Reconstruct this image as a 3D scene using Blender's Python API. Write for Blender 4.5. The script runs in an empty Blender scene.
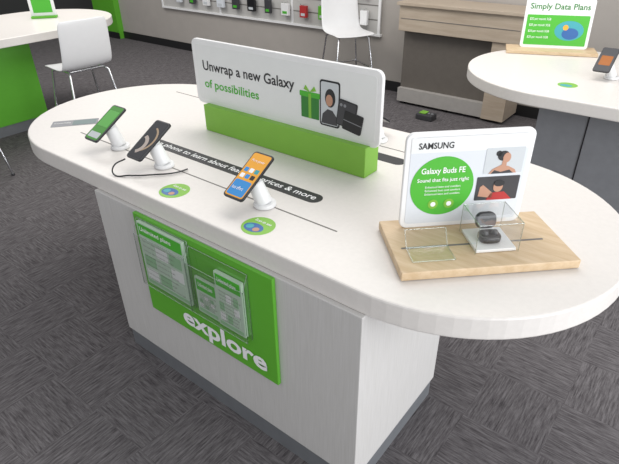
import bpy, bmesh, math, random
from mathutils import Vector, Matrix
random.seed(3)
S=bpy.context.scene
try: S.view_settings.view_transform='Standard'
except Exception: pass
H=0.92; HT=H+0.003
# ---------------- materials
def mat(name,col,rough=0.5,metal=0.0,spec=0.5,var=0.0,vscale=20,emit=0):
    m=bpy.data.materials.new(name); m.use_nodes=True
    nt=m.node_tree; b=nt.nodes['Principled BSDF']
    b.inputs['Base Color'].default_value=(*col,1); b.inputs['Roughness'].default_value=rough
    b.inputs['Metallic'].default_value=metal; b.inputs['Specular IOR Level'].default_value=spec
    if var>0:
        n=nt.nodes.new('ShaderNodeTexNoise'); n.inputs['Scale'].default_value=vscale; n.inputs['Detail'].default_value=4
        tc=nt.nodes.new('ShaderNodeTexCoord'); nt.links.new(tc.outputs['Object'],n.inputs['Vector'])
        r=nt.nodes.new('ShaderNodeValToRGB'); r.color_ramp.elements[0].position=0.3; r.color_ramp.elements[1].position=0.7
        r.color_ramp.elements[0].color=(*[c*(1-var) for c in col],1); r.color_ramp.elements[1].color=(*[min(1,c*(1+var)) for c in col],1)
        nt.links.new(n.outputs['Fac'],r.inputs['Fac']); nt.links.new(r.outputs['Color'],b.inputs['Base Color'])
    return m
def streak(name,c0,c1,scale,rough=0.5,nscale=1.0,p=(0.35,0.65)):
    m=mat(name,c0,rough); nt=m.node_tree; b=nt.nodes['Principled BSDF']
    tc=nt.nodes.new('ShaderNodeTexCoord'); mp=nt.nodes.new('ShaderNodeMapping'); mp.inputs['Scale'].default_value=scale
    n=nt.nodes.new('ShaderNodeTexNoise'); n.inputs['Scale'].default_value=nscale; n.inputs['Detail'].default_value=5; n.inputs['Roughness'].default_value=0.65
    r=nt.nodes.new('ShaderNodeValToRGB'); r.color_ramp.elements[0].position=p[0]; r.color_ramp.elements[1].position=p[1]
    r.color_ramp.elements[0].color=(*c0,1); r.color_ramp.elements[1].color=(*c1,1)
    L=nt.links; L.new(tc.outputs['Object'],mp.inputs['Vector']); L.new(mp.outputs['Vector'],n.inputs['Vector']); L.new(n.outputs['Fac'],r.inputs['Fac']); L.new(r.outputs['Color'],b.inputs['Base Color'])
    return m
def clear(name,tint=(0.985,0.99,0.985),lo=0.03,hi=0.5):
    m=bpy.data.materials.new(name); m.use_nodes=True; nt=m.node_tree; nt.nodes.clear()
    o=nt.nodes.new('ShaderNodeOutputMaterial'); t=nt.nodes.new('ShaderNodeBsdfTransparent'); t.inputs[0].default_value=(*tint,1)
    g=nt.nodes.new('ShaderNodeBsdfGlossy'); g.inputs['Roughness'].default_value=0.05
    lw=nt.nodes.new('ShaderNodeLayerWeight'); lw.inputs['Blend'].default_value=0.25
    mr=nt.nodes.new('ShaderNodeMapRange'); mr.inputs['To Min'].default_value=lo; mr.inputs['To Max'].default_value=hi
    mx=nt.nodes.new('ShaderNodeMixShader')
    nt.links.new(lw.outputs['Facing'],mr.inputs['Value']); nt.links.new(mr.outputs[0],mx.inputs[0]); nt.links.new(t.outputs[0],mx.inputs[1]); nt.links.new(g.outputs[0],mx.inputs[2]); nt.links.new(mx.outputs[0],o.inputs[0])
    return m
def carpet():
    m=mat('carpet_tiles',(0.08,0.075,0.078),0.95,spec=0.1); nt=m.node_tree; b=nt.nodes['Principled BSDF']; L=nt.links
    tc=nt.nodes.new('ShaderNodeTexCoord')
    def st(sc):
        mp=nt.nodes.new('ShaderNodeMapping'); mp.inputs['Scale'].default_value=sc
        n=nt.nodes.new('ShaderNodeTexNoise'); n.inputs['Scale'].default_value=1; n.inputs['Detail'].default_value=4; n.inputs['Roughness'].default_value=0.75
        L.new(tc.outputs['Object'],mp.inputs['Vector']); L.new(mp.outputs['Vector'],n.inputs['Vector']); return n
    a=st((11,120,1)); c=st((120,11,1))
    ck=nt.nodes.new('ShaderNodeTexChecker'); ck.inputs['Scale'].default_value=3.2
    ck.inputs['Color1'].default_value=(0,0,0,1); ck.inputs['Color2'].default_value=(1,1,1,1)
    L.new(tc.outputs['Object'],ck.inputs['Vector'])
    mx=nt.nodes.new('ShaderNodeMix'); mx.data_type='FLOAT'
    L.new(ck.outputs['Color'],mx.inputs[0]); L.new(a.outputs['Fac'],mx.inputs[2]); L.new(c.outputs['Fac'],mx.inputs[3])
    r=nt.nodes.new('ShaderNodeValToRGB'); r.color_ramp.elements[0].position=0.34; r.color_ramp.elements[1].position=0.68
    r.color_ramp.elements[0].color=(0.058,0.052,0.055,1); r.color_ramp.elements[1].color=(0.195,0.182,0.187,1)
    L.new(mx.outputs[0],r.inputs['Fac']); L.new(r.outputs['Color'],b.inputs['Base Color'])
    return m
WHITE_TOP=mat('tabletop_laminate',(0.73,0.695,0.66),0.36,var=0.02,vscale=60)
BASE=streak('base_linen_laminate',(0.54,0.525,0.505),(0.61,0.595,0.58),(190,190,7),0.55,p=(0.3,0.7))
KICK=mat('kick_plate_grey',(0.22,0.23,0.245),0.35,metal=0.3,var=0.05)
GREEN=mat('green_panel',(0.115,0.43,0.03),0.4,var=0.02)
GREENB=mat('green_bar',(0.21,0.47,0.05),0.45,var=0.02)
DGREEN=mat('dark_green_graphic',(0.03,0.20,0.03),0.4)
WHITE=mat('white_plastic',(0.80,0.80,0.80),0.3,var=0.01)
PRINT=mat('printed_white',(0.76,0.77,0.76),0.5,var=0.01)
INK=mat('white_ink',(0.9,0.9,0.9),0.6)
DARK=mat('dark_ink',(0.02,0.02,0.022),0.5)
GINK=mat('green_ink',(0.07,0.43,0.03),0.5)
BLACK=mat('black_plastic',(0.012,0.012,0.014),0.3)
BLK2=mat('charcoal_plastic',(0.05,0.05,0.055),0.35)
CHROME=mat('chrome',(0.75,0.76,0.78),0.15,metal=1)
WOOD=streak('birch_wood',(0.54,0.39,0.23),(0.65,0.50,0.33),(6,40,40),0.5)
WOOD2=streak('oak_laminate',(0.42,0.34,0.26),(0.50,0.42,0.33),(3,60,25),0.5)
WALLM=mat('wall_paint_greige',(0.40,0.37,0.34),0.8,var=0.03,vscale=6)
BASEB=mat('baseboard_black',(0.012,0.012,0.013),0.5)
PGREY=mat('pedestal_grey',(0.24,0.245,0.26),0.5,var=0.05)
PTAUPE=mat('cabinet_taupe',(0.13,0.115,0.10),0.6,var=0.05)
PLIN=mat('plinth_light',(0.38,0.36,0.34),0.6,var=0.04)
SLAT=mat('slatwall_grey',(0.50,0.49,0.47),0.6,var=0.02)
BLUE=mat('blue_print',(0.03,0.12,0.35),0.4)
TEAL=mat('teal_print',(0.05,0.35,0.40),0.4)
ORANGE=mat('orange_screen',(0.85,0.40,0.05),0.25)
SBLUE=mat('blue_screen',(0.05,0.28,0.65),0.25)
SGREEN=mat('green_screen',(0.08,0.30,0.05),0.25)
SKIN=mat('portrait_skin',(0.50,0.27,0.18),0.5)
RED=mat('red_print',(0.45,0.03,0.03),0.5)
PALE=mat('pale_print',(0.55,0.58,0.60),0.5)
BRO=mat('brochure_paper',(0.50,0.62,0.50),0.45)
MINT=mat('mint_print',(0.30,0.52,0.30),0.5)
LGREY=mat('light_grey_print',(0.66,0.69,0.73),0.5)
ACR=clear('clear_acrylic'); ACR2=clear('acrylic_edge',(0.85,0.9,0.88),0.25,0.6)
GROOVE=mat('groove_grey',(0.17,0.16,0.15),0.7)
CARPET=carpet()
# ---------------- helpers
def link(o,parent=None):
    S.collection.objects.link(o)
    if parent:
        o.parent=parent; o.matrix_parent_inverse=Matrix.Translation(-Vector(parent.location))
    return o
def empty(name,loc):
    e=bpy.data.objects.new(name,None); e.location=loc; e.empty_display_size=0.1; S.collection.objects.link(e); return e
def obj(name,me,parent=None,smooth=False):
    o=bpy.data.objects.new(name,me)
    if smooth:
        for p in me.polygons: p.use_smooth=True
    return link(o,parent)
def bevel(o,w,seg=2):
    if w>0:
        md=o.modifiers.new('bev','BEVEL'); md.width=w; md.segments=seg; md.limit_method='ANGLE'; md.angle_limit=math.radians(40)
def box(name,lo,hi,m,parent=None,bev=0.0,M=None):
    bm=bmesh.new(); bmesh.ops.create_cube(bm,size=1)
    for v in bm.verts:
        v.co=Vector([lo[i]+(v.co[i]+.5)*(hi[i]-lo[i]) for i in range(3)])
        if M: v.co=M@v.co
    me=bpy.data.meshes.new(name); bm.to_mesh(me); bm.free(); me.materials.append(m)
    o=obj(name,me,parent); bevel(o,bev); return o
def sheet(name,pts,m,parent,M):
    me=bpy.data.meshes.new(name); me.from_pydata([tuple(M@Vector(p)) for p in pts],[],[tuple(range(len(pts)))]); me.materials.append(m); return obj(name,me,parent)
def prism(name,pts,z0,z1,m,parent=None,M=None,bev=0.0,seg=2):
    n=len(pts); vs=[(p[0],p[1],z0) for p in pts]+[(p[0],p[1],z1) for p in pts]
    fs=[tuple(range(n-1,-1,-1)),tuple(range(n,2*n))]+[(i,(i+1)%n,n+(i+1)%n,n+i) for i in range(n)]
    if M: vs=[tuple(M@Vector(v)) for v in vs]
    me=bpy.data.meshes.new(name); me.from_pydata(vs,[],fs); me.materials.append(m); me.update()
    o=obj(name,me,parent); bevel(o,bev,seg); return o
def rr(u0,v0,u1,v1,r,s=6):
    o=[]
    for cx,cy,a in((u1-r,v0+r,-90),(u1-r,v1-r,0),(u0+r,v1-r,90),(u0+r,v0+r,180)):
        for i in range(s+1):
            t=math.radians(a+90*i/s); o.append((cx+r*math.cos(t),cy+r*math.sin(t)))
    return o
def circ(u,v,r,s=32,ry=None): return [(u+r*math.cos(2*math.pi*i/s),v+(ry or r)*math.sin(2*math.pi*i/s)) for i in range(s)]
def rot2(pts,c,deg):
    a=math.radians(deg); return [(c[0]+(p[0]-c[0])*math.cos(a)-(p[1]-c[1])*math.sin(a),c[1]+(p[0]-c[0])*math.sin(a)+(p[1]-c[1])*math.cos(a)) for p in pts]
def stadium(x0,x1,cy,R,s=40,axis='x'):
    o=[(x1+R*math.sin(math.pi*i/s),cy-R*math.cos(math.pi*i/s)) for i in range(s+1)]
    o+=[(x0-R*math.sin(math.pi*i/s),cy+R*math.cos(math.pi*i/s)) for i in range(s+1)]
    if axis=='y': o=[(-p[1],p[0]) for p in o]
    return o
def frame(O,ux,uy):
    ux=Vector(ux).normalized(); uy=Vector(uy).normalized(); n=ux.cross(uy).normalized()
    M=Matrix((ux,uy,n)).transposed().to_4x4(); M.translation=Vector(O); return M
def text(name,body,u,v,w,h,m,parent,M,off=0.0015,bold=0.0):
    cu=bpy.data.curves.new(name,'FONT'); cu.body=body; cu.size=1; cu.offset=bold; cu.resolution_u=3
    o=bpy.data.objects.new(name,cu); S.collection.objects.link(o)
    dg=bpy.context.evaluated_depsgraph_get(); dg.update()
    me=bpy.data.meshes.new_from_object(o.evaluated_get(dg)); bpy.data.objects.remove(o)
    xs=[q.co.x for q in me.vertices]; ys=[q.co.y for q in me.vertices]
    x0,x1,y0,y1=min(xs),max(xs),min(ys),max(ys)
    for q in me.vertices:
        q.co=M@Vector((u+(q.co.x-x0)/(x1-x0)*w, v+(q.co.y-y0)/(y1-y0)*h, off))
    me.materials.clear(); me.materials.append(m); return obj(name,me,parent)
def tube(name,pts,r,m,parent=None,smooth=True):
    cu=bpy.data.curves.new(name,'CURVE'); cu.dimensions='3D'; cu.bevel_depth=r; cu.bevel_resolution=3; cu.resolution_u=6; cu.use_fill_caps=True
    sp=cu.splines.new('BEZIER' if smooth else 'POLY')
    if smooth:
        sp.bezier_points.add(len(pts)-1)
        for b,p in zip(sp.bezier_points,pts): b.co=p; b.handle_left_type='AUTO'; b.handle_right_type='AUTO'
    else:
        sp.points.add(len(pts)-1)
        for b,p in zip(sp.points,pts): b.co=(*p,1)
    cu.materials.append(m)
    o=bpy.data.objects.new(name,cu); S.collection.objects.link(o)
    dg=bpy.context.evaluated_depsgraph_get(); dg.update()
    me=bpy.data.meshes.new_from_object(o.evaluated_get(dg)); bpy.data.objects.remove(o)
    return obj(name,me,parent,True)
def cyl(name,p0,p1,r0,r1,m,parent=None,seg=32,bev=0):
    p0=Vector(p0);p1=Vector(p1);d=p1-p0
    bm=bmesh.new(); bmesh.ops.create_cone(bm,cap_ends=True,segments=seg,radius1=r0,radius2=r1,depth=d.length)
    M=Matrix.Translation((p0+p1)/2)@d.to_track_quat('Z','Y').to_matrix().to_4x4(); bm.transform(M)
    me=bpy.data.meshes.new(name); bm.to_mesh(me); bm.free(); me.materials.append(m)
    o=obj(name,me,parent,False)
    for p in me.polygons:
        if len(p.vertices)==4: p.use_smooth=True
    bevel(o,bev,3); return o
# ---------------- camera
C=(2.2968,-1.5389,1.8115); yaw,pitch,roll,FP=0.676,0.5512,-0.0159,523.2
f=Vector((-math.sin(yaw)*math.cos(pitch),math.cos(yaw)*math.cos(pitch),-math.sin(pitch)))
r=Vector((math.cos(yaw),math.sin(yaw),0)); u=r.cross(f)
r2=r*math.cos(roll)+u*math.sin(roll); u2=-r*math.sin(roll)+u*math.cos(roll)
cd=bpy.data.cameras.new('camera'); cam=bpy.data.objects.new('camera',cd); S.collection.objects.link(cam)
Mc=Matrix((r2,u2,-f)).transposed().to_4x4(); Mc.translation=Vector(C); cam.matrix_world=Mc
cd.sensor_width=36; cd.lens=36*FP/619; cd.clip_start=0.05; S.camera=cam
# ---------------- room
box('floor',(-8,-4,-0.05),(6,7,0),CARPET)
WY=3.83
box('wall_back',(-5.97,WY,0),(6,WY+0.15,3.0),WALLM)
box('baseboard_back',(-5.97,WY-0.015,0),(6,WY,0.11),BASEB)
box('wall_left',(-8,-4,0),(-7.85,7,3.0),mat('wall_paint_dark',(0.03,0.03,0.03),0.7))
col=empty('green_column',(-6.3,3.8,0)); box('shaft',(-6.6,WY-0.1,0),(-5.97,WY+0.25,3.0),GREEN,col); box('plinth',(-6.61,WY-0.11,0),(-5.96,WY-0.1,0.1),BASEB,col)
sw=empty('slatwall_display_panel',(-2.85,WY-0.02,0.6))
box('panel',(-4.75,WY-0.03,0.60),(-0.93,WY-0.002,1.9),SLAT,sw)
box('bottom_trim',(-4.77,WY-0.045,0.585),(-0.91,WY-0.002,0.61),WHITE,sw)
for z in (0.75,0.9,1.05,1.2): box('slot',(-4.74,WY-0.032,z),(-0.94,WY-0.029,z+0.012),GROOVE,sw)
for i,x in enumerate((-4.76,-3.5,-2.2,-0.94)): box('upright',(x-0.015,WY-0.04,0.6),(x+0.015,WY-0.028,1.9),WHITE,sw)
pk=empty('hanging_accessory_packages',(-2.8,WY-0.06,0.8))
cols=[WHITE,BLACK,BLK2,LGREY,WHITE,LGREY,BLK2,WHITE,GREEN,BLACK,LGREY,RED]
for i in range(12):
    x=-4.3+i*0.29
    for z in (0.70,0.98,1.3):
        w=random.uniform(.045,.065); hh=random.uniform(.12,.17); m=random.choice(cols)
        box('package',(x-w,WY-0.10,z),(x+w,WY-0.06,z+hh),m,pk,0.004)
        box('label',(x-w*.6,WY-0.102,z+.02),(x+w*.6,WY-0.1,z+.05),random.choice([PALE,GINK,WHITE,WHITE]),pk)
        tube('hook',[(x,WY-0.03,z+hh+.015),(x,WY-0.13,z+hh+.015),(x,WY-0.14,z+hh+.03)],0.003,CHROME,pk)
# ---------------- main table
T=empty('display_table',(0.9,0,0))
prism('tabletop',stadium(0,1.685,0,0.5695),H-0.075,H,WHITE_TOP,T,bev=0.006)
X0,X1,Y0,Y1=0.40,1.715,-0.585,0.02
box('base_cabinet',(X0,Y0,0.10),(X1,Y1,H-0.075),BASE,T,0.003)
box('kick_plate',(X0+.008,Y0+.008,0),(X1-.008,Y1-.008,0.10),KICK,T)
MT=frame((0,0,H),(1,0,0),(0,1,0))
for s in (-1,1):
    prism('cable_groove',rr(-0.05 if s<0 else -.2,s*0.352-0.003,1.46,s*0.352+0.003,0.0025,3),0,0.0006,GROOVE,T,MT)
    yc=-.215 if s<0 else .25; xe=1.29 if s<0 else 1.37
    prism('message_strip',rr(xe-1.01,yc-.034,xe,yc+.034,.033),0,0.0008,DARK,T,MT)
text('strip_text','Scan phone to learn about features, prices & more',0.31,-0.236,0.955,0.042,INK,T,MT,0.0014,0.01)
for cx in (0.80,1.23):
    prism('sticker_disc',circ(cx,-0.48,0.058),0,0.0008,GREENB,T,MT)
    prism('sticker_picture',circ(cx-.006,-0.497,0.038,24,0.026),0,0.0012,BLUE,T,MT)
    prism('sticker_picture_2',circ(cx-.022,-0.497,0.014,16),0,0.0016,TEAL,T,MT)
    prism('sticker_picture_3',circ(cx+.010,-0.503,0.012,16),0,0.0016,SKIN,T,MT)
    text('sticker_text','Scan to see',cx-.035,-0.460,0.07,0.014,INK,T,MT,0.0018,0.01)
ML=frame((-0.24,-0.40,H),(.13,.16,0),(-.16,.13,0))
prism('label_plate',rr(0,-0.01,0.22,0.075,0.006),0,0.0012,PGREY,T,ML)
prism('label_plate_print',rr(.10,0.0,.21,.065,.004),0,0.0018,mat('label_slate',(.10,.16,.16),.4),T,ML); text('label_text','Accessibility',.01,.025,.08,.02,INK,T,ML,.0022)
# ---------------- explore panel (front)
EP=empty('explore_brochure_panel',(1.03,Y0-0.01,0.6))
PX0,PX1,PZ0,PZ1=0.68,1.392,0.375,0.842
box('board',(PX0,Y0-0.016,PZ0),(PX1,Y0-0.001,PZ1),GREEN,EP,0.002)
F=frame((0,Y0-0.016,0),(1,0,0),(0,0,1))
text('explore_text','explore',.895,.385,.450,.108,INK,EP,F,.002,.03)
BH=empty('brochure_holder',(1.0,Y0-.03,.65))
def holder(x0,x1,z0,z1,d=.028):
    for nm,pts in (('back_sheet',[(x0,z0,.002),(x1,z0,.002),(x1,z1,.002),(x0,z1,.002)]),('front_sheet',[(x0,z0,d),(x1,z0,d),(x1,z1-.06,d),(x0,z1-.06,d)]),
                   ('side_l',[(x0,z0,.002),(x0,z0,d),(x0,z1-.06,d),(x0,z1,.002)]),('side_r',[(x1,z0,.002),(x1,z0,d),(x1,z1-.06,d),(x1,z1,.002)]),('bottom',[(x0,z0,.002),(x1,z0,.002),(x1,z0,d),(x0,z0,d)])):
        sheet(nm,pts,ACR,BH,F)
    for a,b in (((x0,z0,d),(x1,z0,d)),((x0,z0,d),(x0,z1-.06,d)),((x1,z0,d),(x1,z1-.06,d)),((x0,z1-.06,d),(x1,z1-.06,d)),((x0,z1,.003),(x1,z1,.003)),((x1,z1,.003),(x1,z1-.06,d)),((x0,z1,.003),(x0,z1-.06,d)),((x1,z0,.003),(x1,z1,.003))):
        tube('edge',[tuple(F@Vector(a)),tuple(F@Vector(b))],.0016,ACR2,BH,False)
holder(.705,.995,.535,.83); holder(1.0,1.285,.535,.815)
BR=empty('brochures',(1.0,Y0-.03,.65))
def brochure(x0,x1,z0,z1,th,name):
    box(name,(x0,Y0-.016-th,z0),(x1,Y0-.019,z1),BRO,BR)
    G=frame((x0,Y0-.016-th,z0),(1,0,0),(0,0,1)); w=x1-x0; h=z1-z0
    prism('header',rr(.006,h-.055,w-.006,h-.006,.002,2),0,.0006,GINK,BR,G); text('title','Unlimited plans',.014,h-.042,w*.7,.024,INK,BR,G,.001,.01)
    for i in range(3):
        for j in range(3): prism('block',rr(.012+i*(w-.02)/3,.03+j*(h-.1)/3,(i+1)*(w-.02)/3,.03+(j+.8)*(h-.1)/3,.003,2),0,.0006,[PRINT,MINT,BRO][(i+j)%3],BR,G)
    prism('footer',rr(.006,.006,w-.006,.022,.002,2),0,.0006,MINT,BR,G)
    for j in range(9): text('line','Talk text data nationwide coverage',.016,.027+j*(h-.09)/9,w*random.uniform(.6,.85),.008,GROOVE,BR,G,.0012)
brochure(.72,.98,.54,.825,.016,'brochure')
brochure(1.02,1.13,.54,.70,.012,'brochure'); brochure(1.135,1.265,.54,.775,.016,'brochure')
# ---------------- phones
def phone_display(x,y,kind,flip=1):
    e=empty('phone_display_stand',(x,y,HT))
    bx,by=x+0.05,y+0.02*flip
    cyl('base_disc',(bx,by,HT-.002),(bx,by,HT+0.012),0.042,0.040,WHITE,e,bev=.003)
    cyl('arm',(bx,by,H+0.008),(bx-0.035,by-0.008*flip,H+0.085),0.031,0.028,WHITE,e,bev=.006)
    el=math.radians(30)
    uy=Vector((0,math.cos(el)*flip,math.sin(el))); ux=Vector((flip,0,0)); n=ux.cross(uy)
    P=Vector((x,y,H+0.11)); F=frame(P,ux,uy)
    cyl('head',P-n*0.035+Vector((.012,0,0)),P-n*0.0095+Vector((.004,0,0)),0.028,0.031,WHITE,e,bev=.004)
    ph=empty('smartphone',P)
    prism('body',rr(-.047,-.102,.047,.102,.013),-0.009,0,BLACK,ph,F,bev=.002)
    prism('bezel',rr(-.045,-.100,.045,.100,.012),0,0.0006,BLK2,ph,F)
    a,b=.0415,.095
    if kind==0:
        prism('screen',rr(-a,-b,a,b,.009),0,.0010,SGREEN,ph,F); prism('screen_tile',rr(-a+.006,-.085,a-.006,-.055,.004),0,.0014,PALE,ph,F)
        prism('screen_band',rr(-a+.006,-.02,a-.006,.07,.004),0,.0014,mat('screen_leaf',(.12,.42,.08),.3),ph,F)
    elif kind==1:
        prism('screen',rr(-a,-b,a,b,.009),0,.0010,mat('wallpaper_slate',(.035,.035,.04),.2),ph,F)
        tan=mat('wallpaper_gold',(.40,.29,.19),.2); rose=mat('wallpaper_rose',(.45,.38,.34),.2)
        def cres(ro,ri,cx,cy,ci,t0,t1,mm,z):
            A1=[(cx+ro*math.cos(t0+(t1-t0)*i/16),cy+ro*math.sin(t0+(t1-t0)*i/16)) for i in range(17)]
            A2=[(cx+ci+ri*math.cos(t1+(t0-t1)*i/16),cy+ri*math.sin(t1+(t0-t1)*i/16)) for i in range(17)]
            prism('wallpaper_curve',[(max(-a+.001,min(a-.001,p[0])),p[1]) for p in A1+A2],0,z,mm,ph,F)
        cres(.070,.064,-.03,.0,-.004,-1.1,1.15,tan,.0013)
        cres(.050,.036,-.035,-.03,-.004,-1.1,1.3,rose,.0016)
    elif kind==2:
        prism('screen',rr(-a,-b,a,b,.009),0,.0010,ORANGE,ph,F)
        prism('screen_blue',rr(-a+.004,-.09,a-.004,-.025,.008),0,.0014,SBLUE,ph,F)
        for i in range(3):
            prism('app_icon',rr(-.034+i*.024,-.015,-.016+i*.024,.003,.003,3),0,.0014,[INK,SBLUE,DARK][i%3],ph,F)
            prism('app_icon',rr(-.034+i*.024,.012,-.016+i*.024,.030,.003,3),0,.0014,[SBLUE,INK,TEAL][i%3],ph,F)
        text('screen_text','More power',-.03,.055,.06,.014,INK,ph,F,.0018); text('screen_text_2','less effort',-.03,-.065,.05,.014,INK,ph,F,.0018)
    else:
        prism('screen',rr(-a,-b,a,b,.009),0,.0010,BLK2,ph,F); prism('screen_glow',rr(-a+.01,-.05,a-.01,.03,.004),0,.0014,mat('screen_amber',(.35,.12,.03),.2),ph,F)
    return e
phone_display(.22,-.37,0); phone_display(.54,-.38,1); phone_display(1.10,-.38,2)
phone_display(1.10,.42,3,-1)
tube('charging_cable',[(.50,-.475,H+.050),(.48,-.52,H+.03),(.50,-.54,H+.0065),(.56,-.51,H+.0065),(.64,-.44,H+.0065),(.69,-.38,H+.0065),(.70,-.33,H+.0065)],0.003,BLACK)
# ---------------- banner sign
B=empty('banner_sign',(0.85,0.07,HT))
box('green_bar',(0.415,0.03,HT-.002),(1.315,0.125,H+0.125),GREENB,B,0.002)
F=frame((0.345,0.06,1.04),(1,0,0),(0,0,1)); W,HH=1.01,.292
prism('frame',rr(0,0,W,HH,.03),-.018,0,WHITE,B,F,bev=.003)
prism('poster',rr(.022,.022,W-.022,HH-.022,.015),0,.001,PRINT,B,F)
text('headline','Unwrap a new Galaxy',.065,.145,.54,.058,DARK,B,F,.002,.014)
text('headline_2','of possibilities',.065,.068,.34,.052,GINK,B,F,.002,.014)
def q(pts,du=.045): return [(.0+du+p[0]*.95,p[1]*.95) for p in pts]
prism('gift_box',q(rr(.625,.06,.72,.165,.004)),0,.002,DGREEN,B,F); prism('gift_ribbon',q(rr(.665,.06,.679,.165,.002)),0,.003,GREENB,B,F); prism('gift_lid',q(rr(.618,.150,.727,.172,.004)),0,.0025,GINK,B,F)
prism('gift_bow',q([(.672,.172),(.65,.198),(.64,.18),(.672,.172),(.705,.18),(.695,.198)]),0,.003,GREENB,B,F)
prism('phone_picture',q(rr(.725,.045,.825,.235,.012)),0,.003,BLACK,B,F); prism('phone_picture_screen',q(rr(.731,.052,.819,.228,.009)),0,.0035,PALE,B,F)
prism('phone_shoulders',q([(.733,.055),(.74,.095),(.765,.118),(.79,.115),(.812,.09),(.817,.055)]),0,.0037,BLK2,B,F); prism('phone_hair',q(circ(.778,.165,.026,20,.038)),0,.0040,DARK,B,F); prism('phone_face',q(circ(.774,.155,.017,20,.024)),0,.0045,SKIN,B,F)
cc=(.86,.115)
prism('second_phone',q(rot2(rr(.815,.060,.905,.168,.008),cc,-8)),0,.0048,BLACK,B,F)
prism('second_phone_face',q(rot2(rr(.819,.064,.901,.164,.006),cc,-8)),0,.0050,BLK2,B,F)
prism('third_phone',q(rot2(rr(.845,.045,.935,.125,.006),(.89,.085),-10)),0,.0054,BLACK,B,F)
prism('third_phone_hinge',q(rot2(rr(.846,.083,.934,.086,.001,2),(.89,.085),-10)),0,.0057,PGREY,B,F)
for k in range(2): prism('camera_lens',q(circ(.834+.018*k,.150-.002*k,.0065,16)),0,.0056,PGREY,B,F)
# ---------------- earbuds display
A=Vector((.717,.697,0)); Bd=Vector((-.697,.717,0)); O=Vector((1.76,-.465,HT-.0005))
D=empty('earbuds_display',(1.84,-.18,HT))
F=frame(O,A,Bd)
prism('wood_board',rr(0,0,.525,.290,.004),0,.028,WOOD,D,F,bev=.003)
prism('board_groove',rr(.03,.118,.47,.126,.003,3),.028,.0286,GROOVE,D,F)
SO=O+A*.052+Bd*.235+Vector((0,0,.028))
G=frame(SO,A,(0,0,1)); W,HH=.39,.315
prism('sign_frame',rr(0,0,W,HH,.025),-.014,0,WHITE,D,G,bev=.003)
prism('sign_poster',rr(.016,.016,W-.016,HH-.014,.012),0,.001,LGREY,D,G)
prism('poster_header',rr(.016,HH-.062,W-.016,HH-.014,.004),0,.0013,PRINT,D,G)
text('brand_text','SAMSUNG',.038,HH-.050,.105,.020,DARK,D,G,.002,.02)
prism('green_circle',circ(.122,.142,.098,48),0,.002,GINK,D,G)
text('t1','Galaxy Buds FE',.053,.180,.135,.025,INK,D,G,.003,.012); text('t2','Sound that fits just right',.043,.155,.16,.016,INK,D,G,.003,.01)
for i in range(3): text('t3','Enhanced bass and comfort',.07,.138-.012*i,.11,.007,INK,D,G,.003)
for i in range(2):
    prism('icon',circ(.10+.05*i,.082,.016,20),0,.003,GREENB,D,G); prism('icon_mark',circ(.10+.05*i,.082,.008,12),0,.0035,INK,D,G)
prism('photo_1',rr(.245,.175,.365,.258,.003),0,.002,PALE,D,G)
prism('hair',circ(.300,.232,.018,20,.016),0,.003,DARK,D,G); prism('hair_bun',circ(.285,.240,.009,16),0,.003,DARK,D,G); prism('face',circ(.311,.226,.012,20,.016),0,.0035,SKIN,D,G); prism('neck',[(.298,.195),(.300,.222),(.312,.218),(.314,.195)],0,.0032,SKIN,D,G); prism('shoulder',[(.262,.175),(.272,.190),(.298,.203),(.322,.197),(.342,.186),(.348,.175)],0,.0034,SKIN,D,G); prism('top',[(.268,.175),(.278,.187),(.298,.180),(.325,.186),(.338,.175)],0,.0037,BLK2,D,G)
prism('photo_2',rr(.230,.085,.365,.165,.003),0,.002,BLK2,D,G); prism('face2',circ(.300,.130,.015,20,.018),0,.0035,SKIN,D,G); prism('hair2',circ(.302,.142,.017,20,.011),0,.0037,DARK,D,G); prism('arm2',[(.240,.100),(.285,.092),(.287,.108),(.252,.138),(.243,.132)],0,.003,SKIN,D,G); prism('shirt',[(.268,.085),(.280,.110),(.322,.112),(.350,.085)],0,.003,RED,D,G)
ec=empty('earbuds_case_in_acrylic_box',O+A*.27+Bd*.13+Vector((0,0,.03)))
K=frame(O+A*.235+Bd*.065+Vector((0,0,.0290)),A,Bd)
w=.130; hb=.095
box('plinth',(0.004,.004,0),(w-.004,w-.004,.010),WHITE,ec,.002,K)
for pts in ([(0,0,0),(w,0,0),(w,0,hb),(0,0,hb)],[(0,w,0),(w,w,0),(w,w,hb),(0,w,hb)],[(0,0,0),(0,w,0),(0,w,hb),(0,0,hb)],[(w,0,0),(w,w,0),(w,w,hb),(w,0,hb)],[(0,0,hb),(w,0,hb),(w,w,hb),(0,w,hb)]):
    sheet('acrylic_side',pts,ACR,ec,K)
cs=[(0,0),(w,0),(w,w),(0,w)]
for i in range(4):
    a=cs[i]; b=cs[(i+1)%4]
    tube('edge',[tuple(K@Vector((*a,0))),tuple(K@Vector((*a,hb)))],.0013,ACR2,ec,False)
    tube('edge',[tuple(K@Vector((*a,hb))),tuple(K@Vector((*b,hb)))],.0013,ACR2,ec,False)
prism('case_bottom',rr(.030,.030,.095,.085,.022),.010,.032,BLACK,ec,K,bev=.006,seg=3)
FL=K@frame((.0,.083,.032),(1,0,0),(0,.3,.95))
prism('case_lid',rr(.030,0,.095,.052,.022),-.016,0,BLACK,ec,FL,bev=.005,seg=3)
for xx in (.048,.077): cyl('earbud',K@Vector((xx,.056,.03)),K@Vector((xx,.054,.044)),.011,.007,BLK2,ec,20,.003)
lh=empty('acrylic_price_holder',O+A*.1+Bd*.1+Vector((0,0,.03)))
K2=frame(O+A*.045+Bd*.045+Vector((0,0,.0290)),A,Bd)
sheet('foot',[(0,0,0),(.125,0,0),(.125,.075,0),(0,.075,0)],ACR,lh,K2)
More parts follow.
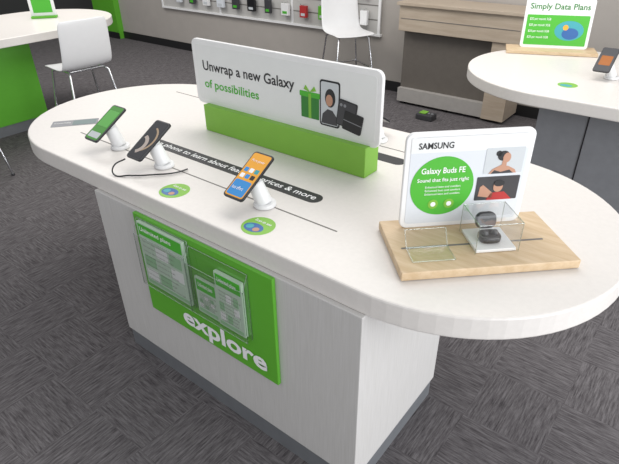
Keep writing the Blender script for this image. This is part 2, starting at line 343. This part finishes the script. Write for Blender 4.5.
K3=K2@frame((0,.075,0),(1,0,0),(0,.55,.8)); sheet('face',[(0,0,0),(.125,0,0),(.125,.055,0),(0,.055,0)],ACR,lh,K3)
for M,h2 in ((K2,.075),(K3,.055)):
    for a,b in (((0,0),(.125,0)),((0,h2),(.125,h2)),((0,0),(0,h2)),((.125,0),(.125,h2))): tube('rim',[tuple(M@Vector((*a,.0015))),tuple(M@Vector((*b,.0015)))],.0012,ACR2,lh,False)
# ---------------- stools
def chair(name,loc,rot,sw=.46,sh=.67,bh=1.08):
    e=empty(name,loc); M=Matrix.Translation(loc)@Matrix.Rotation(rot,4,'Z')
    prof=[(.22,sh-.012),(.15,sh),(0,sh-.012),(-.13,sh-.005),(-.185,sh+.03),(-.21,sh+.10),(-.235,sh+.25),(-.25,bh)]
    vs=[];fs=[]; ny=9
    for k,(px,pz) in enumerate(prof):
        for j in range(ny):
            t=j/(ny-1)*2-1; wd=sw/2*(1-.04*(k>5))
            yy=t*wd; dz=.012*t*t if k<4 else 0; dx=.02*t*t if k>=4 else 0
            vs.append(M@Vector((px+dx,yy,pz+dz)))
    for k in range(len(prof)-1):
        for j in range(ny-1):
            a=k*ny+j; fs.append((a,a+1,a+ny+1,a+ny))
    me=bpy.data.meshes.new('seat_shell'); me.from_pydata([tuple(v) for v in vs],[],fs); me.materials.append(WHITE); o=obj('seat_shell',me,e,True)
    md=o.modifiers.new('s','SOLIDIFY'); md.thickness=.014; md=o.modifiers.new('ss','SUBSURF'); md.levels=1; md.render_levels=2
    hw=sw/2
    for s in (-1,1):
        P=[(.22,s*(hw+.02),.01),(.16,s*(hw-.05),sh-.05),(.13,s*(hw-.07),sh-.025),(-.13,s*(hw-.07),sh-.025),(-.17,s*(hw-.05),sh-.05),(-.24,s*(hw+.02),.01)]
        tube('leg_frame',[tuple(M@Vector(p)) for p in P],.010,CHROME,e,smooth=False)
        for px in (.22,-.24): cyl('foot_cap',M@Vector((px,s*(hw+.02),0)),M@Vector((px,s*(hw+.02),.02)),.014,.014,BLK2,e,12)
    for px in (.13,-.13): tube('cross_bar',[tuple(M@Vector((px,-hw+.07,sh-.025))),tuple(M@Vector((px,hw-.07,sh-.025)))],.010,CHROME,e,smooth=False)
    k=.30; xf=.22-.06*(k/(sh-.05)); xb=-.24+.07*(k/(sh-.05)); yy=hw+.02-.07*(k/(sh-.05))
    for a,b in (((xf,-yy,k),(xf,yy,k)),((xb,-yy,k),(xb,yy,k)),((xf,-yy,k),(xb,-yy,k)),((xf,yy,k),(xb,yy,k))): tube('foot_rest',[tuple(M@Vector(a)),tuple(M@Vector(b))],.008,CHROME,e,smooth=False)
    return e
chair('counter_stool',Vector((-2.28,.92,0)),math.radians(176))
chair('counter_stool',Vector((-1.13,3.46,0)),math.radians(-30))
chair('counter_stool',Vector((-2.27,-.25,0)),math.radians(180))
# ---------------- left table
LT=empty('display_table',(-3.25,0.1,0)); hl=H
prism('tabletop',[(p[0]-3.25,p[1]) for p in stadium(-1.0,1.18,0,.65,40,'y')],hl-.07,hl,WHITE_TOP,LT,bev=.006)
box('base_cabinet',(-3.6,-1.2,.10),(-2.96,.83,hl-.07),BASE,LT); box('green_front',(-2.96,-1.2,.10),(-2.945,.83,hl-.07),GREEN,LT); box('kick_plate',(-3.59,-1.2,0),(-2.955,.82,.1),KICK,LT)
LS=empty('tabletop_sign',(-3.3,1.3,hl))
Fs=frame((-3.38,1.13,hl+.002),(.62,.78,0),(0,0,1))
box('base',(-.0,0,-.05),(.24,.02,.03),GREEN,LS,0.003,Fs); box('face',(0,.02,-.01),(.24,.25,.0),PRINT,LS,0.003,Fs); box('print',(.03,.05,0),(.21,.22,.002),GINK,LS,0,Fs)
# ---------------- right table
RT=empty('display_table',(2.3,2.1,0))
prism('tabletop',stadium(1.51,3.2,2.14,.64,40),H-.07,H,WHITE_TOP,RT,bev=.006)
box('base_cabinet',(1.47,1.72,.09),(3.3,2.5,H-.07),PGREY,RT,.003); box('kick_plate',(1.48,1.73,0),(3.29,2.49,.09),BLK2,RT)
box('door_gap',(1.75,1.716,.12),(1.756,1.721,H-.10),BLACK,RT)
MR=frame((0,0,H),(1,0,0),(0,1,0))
prism('sticker_disc',circ(1.58,1.79,.055),0,.0008,GREENB,RT,MR); prism('sticker_picture',circ(1.575,1.775,.035,24,.024),0,.0012,TEAL,RT,MR)
PS=empty('tabletop_plan_sign',(1.25,2.5,HT))
a=Vector((.93,.37,0)).normalized(); b=Vector((-a.y,a.x,0)); so=Vector((1.00,2.36,HT-.001))
Fb=frame(so,a,b); prism('wood_board',rr(0,0,.60,.20,.004),0,.022,WOOD,PS,Fb,bev=.002)
Gs=frame(so+Vector((0,0,.022))+a*.09+b*.12,a,Vector((0,0,1))*.98+b*.17)
prism('frame',rr(0,0,.45,.33,.02),-.012,0,WHITE,PS,Gs,bev=.002)
prism('poster',rr(.012,.012,.438,.318,.01),0,.001,PRINT,PS,Gs)
text('title','Simply Data Plans',.03,.245,.39,.05,DGREEN,PS,Gs,.002,.015)
prism('green_area',rr(.02,.02,.43,.22,.006),0,.0015,GINK,PS,Gs)
for i in range(4): text('row','$20 per month 5GB',.04,.18-.040*i,.14,.020,INK,PS,Gs,.0025)
prism('blue_blob',circ(.31,.12,.095,24,.065),0,.002,TEAL,PS,Gs); prism('blue_blob2',circ(.32,.10,.055,24,.038),0,.0025,BLUE,PS,Gs); prism('blob3',circ(.285,.14,.018,16),0,.003,ORANGE,PS,Gs)
phone_display(1.70,2.06,3)
# ---------------- back cabinet
CB=empty('counter_cabinet',(0.1,3.6,0))
box('plinth',(-.46,3.46,0.03),(.50,WY-.02,.17),PLIN,CB); box('body',(-.46,3.52,.17),(.50,WY-.02,.76),PTAUPE,CB); box('side_panel',(.50,3.44,0.03),(.72,WY-.02,.76),WOOD2,CB)
box('drawer_fascia',(-.48,3.42,.76),(.76,WY-.02,1.0),WOOD2,CB,.003); box('counter_top',(-.50,3.39,1.0),(.79,WY-.02,1.03),WOOD2,CB,.003)
box('drawer_gap',(-.46,3.417,.875),(.74,3.421,.881),GROOVE,CB)
for x in (-.40,.1,.62): cyl('caster',(x-.02,3.50,.03),(x+.02,3.50,.03),.03,.03,BLACK,CB,20)
PB=empty('floor_power_box',(.0,3.2,0)); box('housing',(-.05,3.12,0),(.13,3.24,.06),BLK2,PB,.01); box('cover',(-.02,3.14,.06),(.05,3.22,.07),GREENB,PB,.003)
for i in range(2): cyl('socket',(.07+.035*i,3.18,.058),(.07+.035*i,3.18,.066),.012,.012,PGREY,PB,16)
# ---------------- lights
w=bpy.data.worlds.new('world'); S.world=w; w.use_nodes=True; bg=w.node_tree.nodes['Background']; bg.inputs[0].default_value=(0.96,0.975,1,1); bg.inputs[1].default_value=0.67
def area(name,loc,rot,sx,sy,p,c=(1,1,1)):
    l=bpy.data.lights.new(name,'AREA'); l.shape='RECTANGLE'; l.size=sx; l.size_y=sy; l.energy=p; l.color=c
    o=bpy.data.objects.new(name,l); o.location=loc; o.rotation_euler=rot; S.collection.objects.link(o)
area('ceiling_light',(0.5,1.5,3.2),(0,0,0),3,2,75,(1,.97,.93))
area('ceiling_light',(-3.5,1.5,3.2),(0,0,0),2,2,65,(1,.97,.93))
area('window_light',(6,-0.5,1.8),(0,math.radians(84),0),3,5,260,(.95,.97,1))
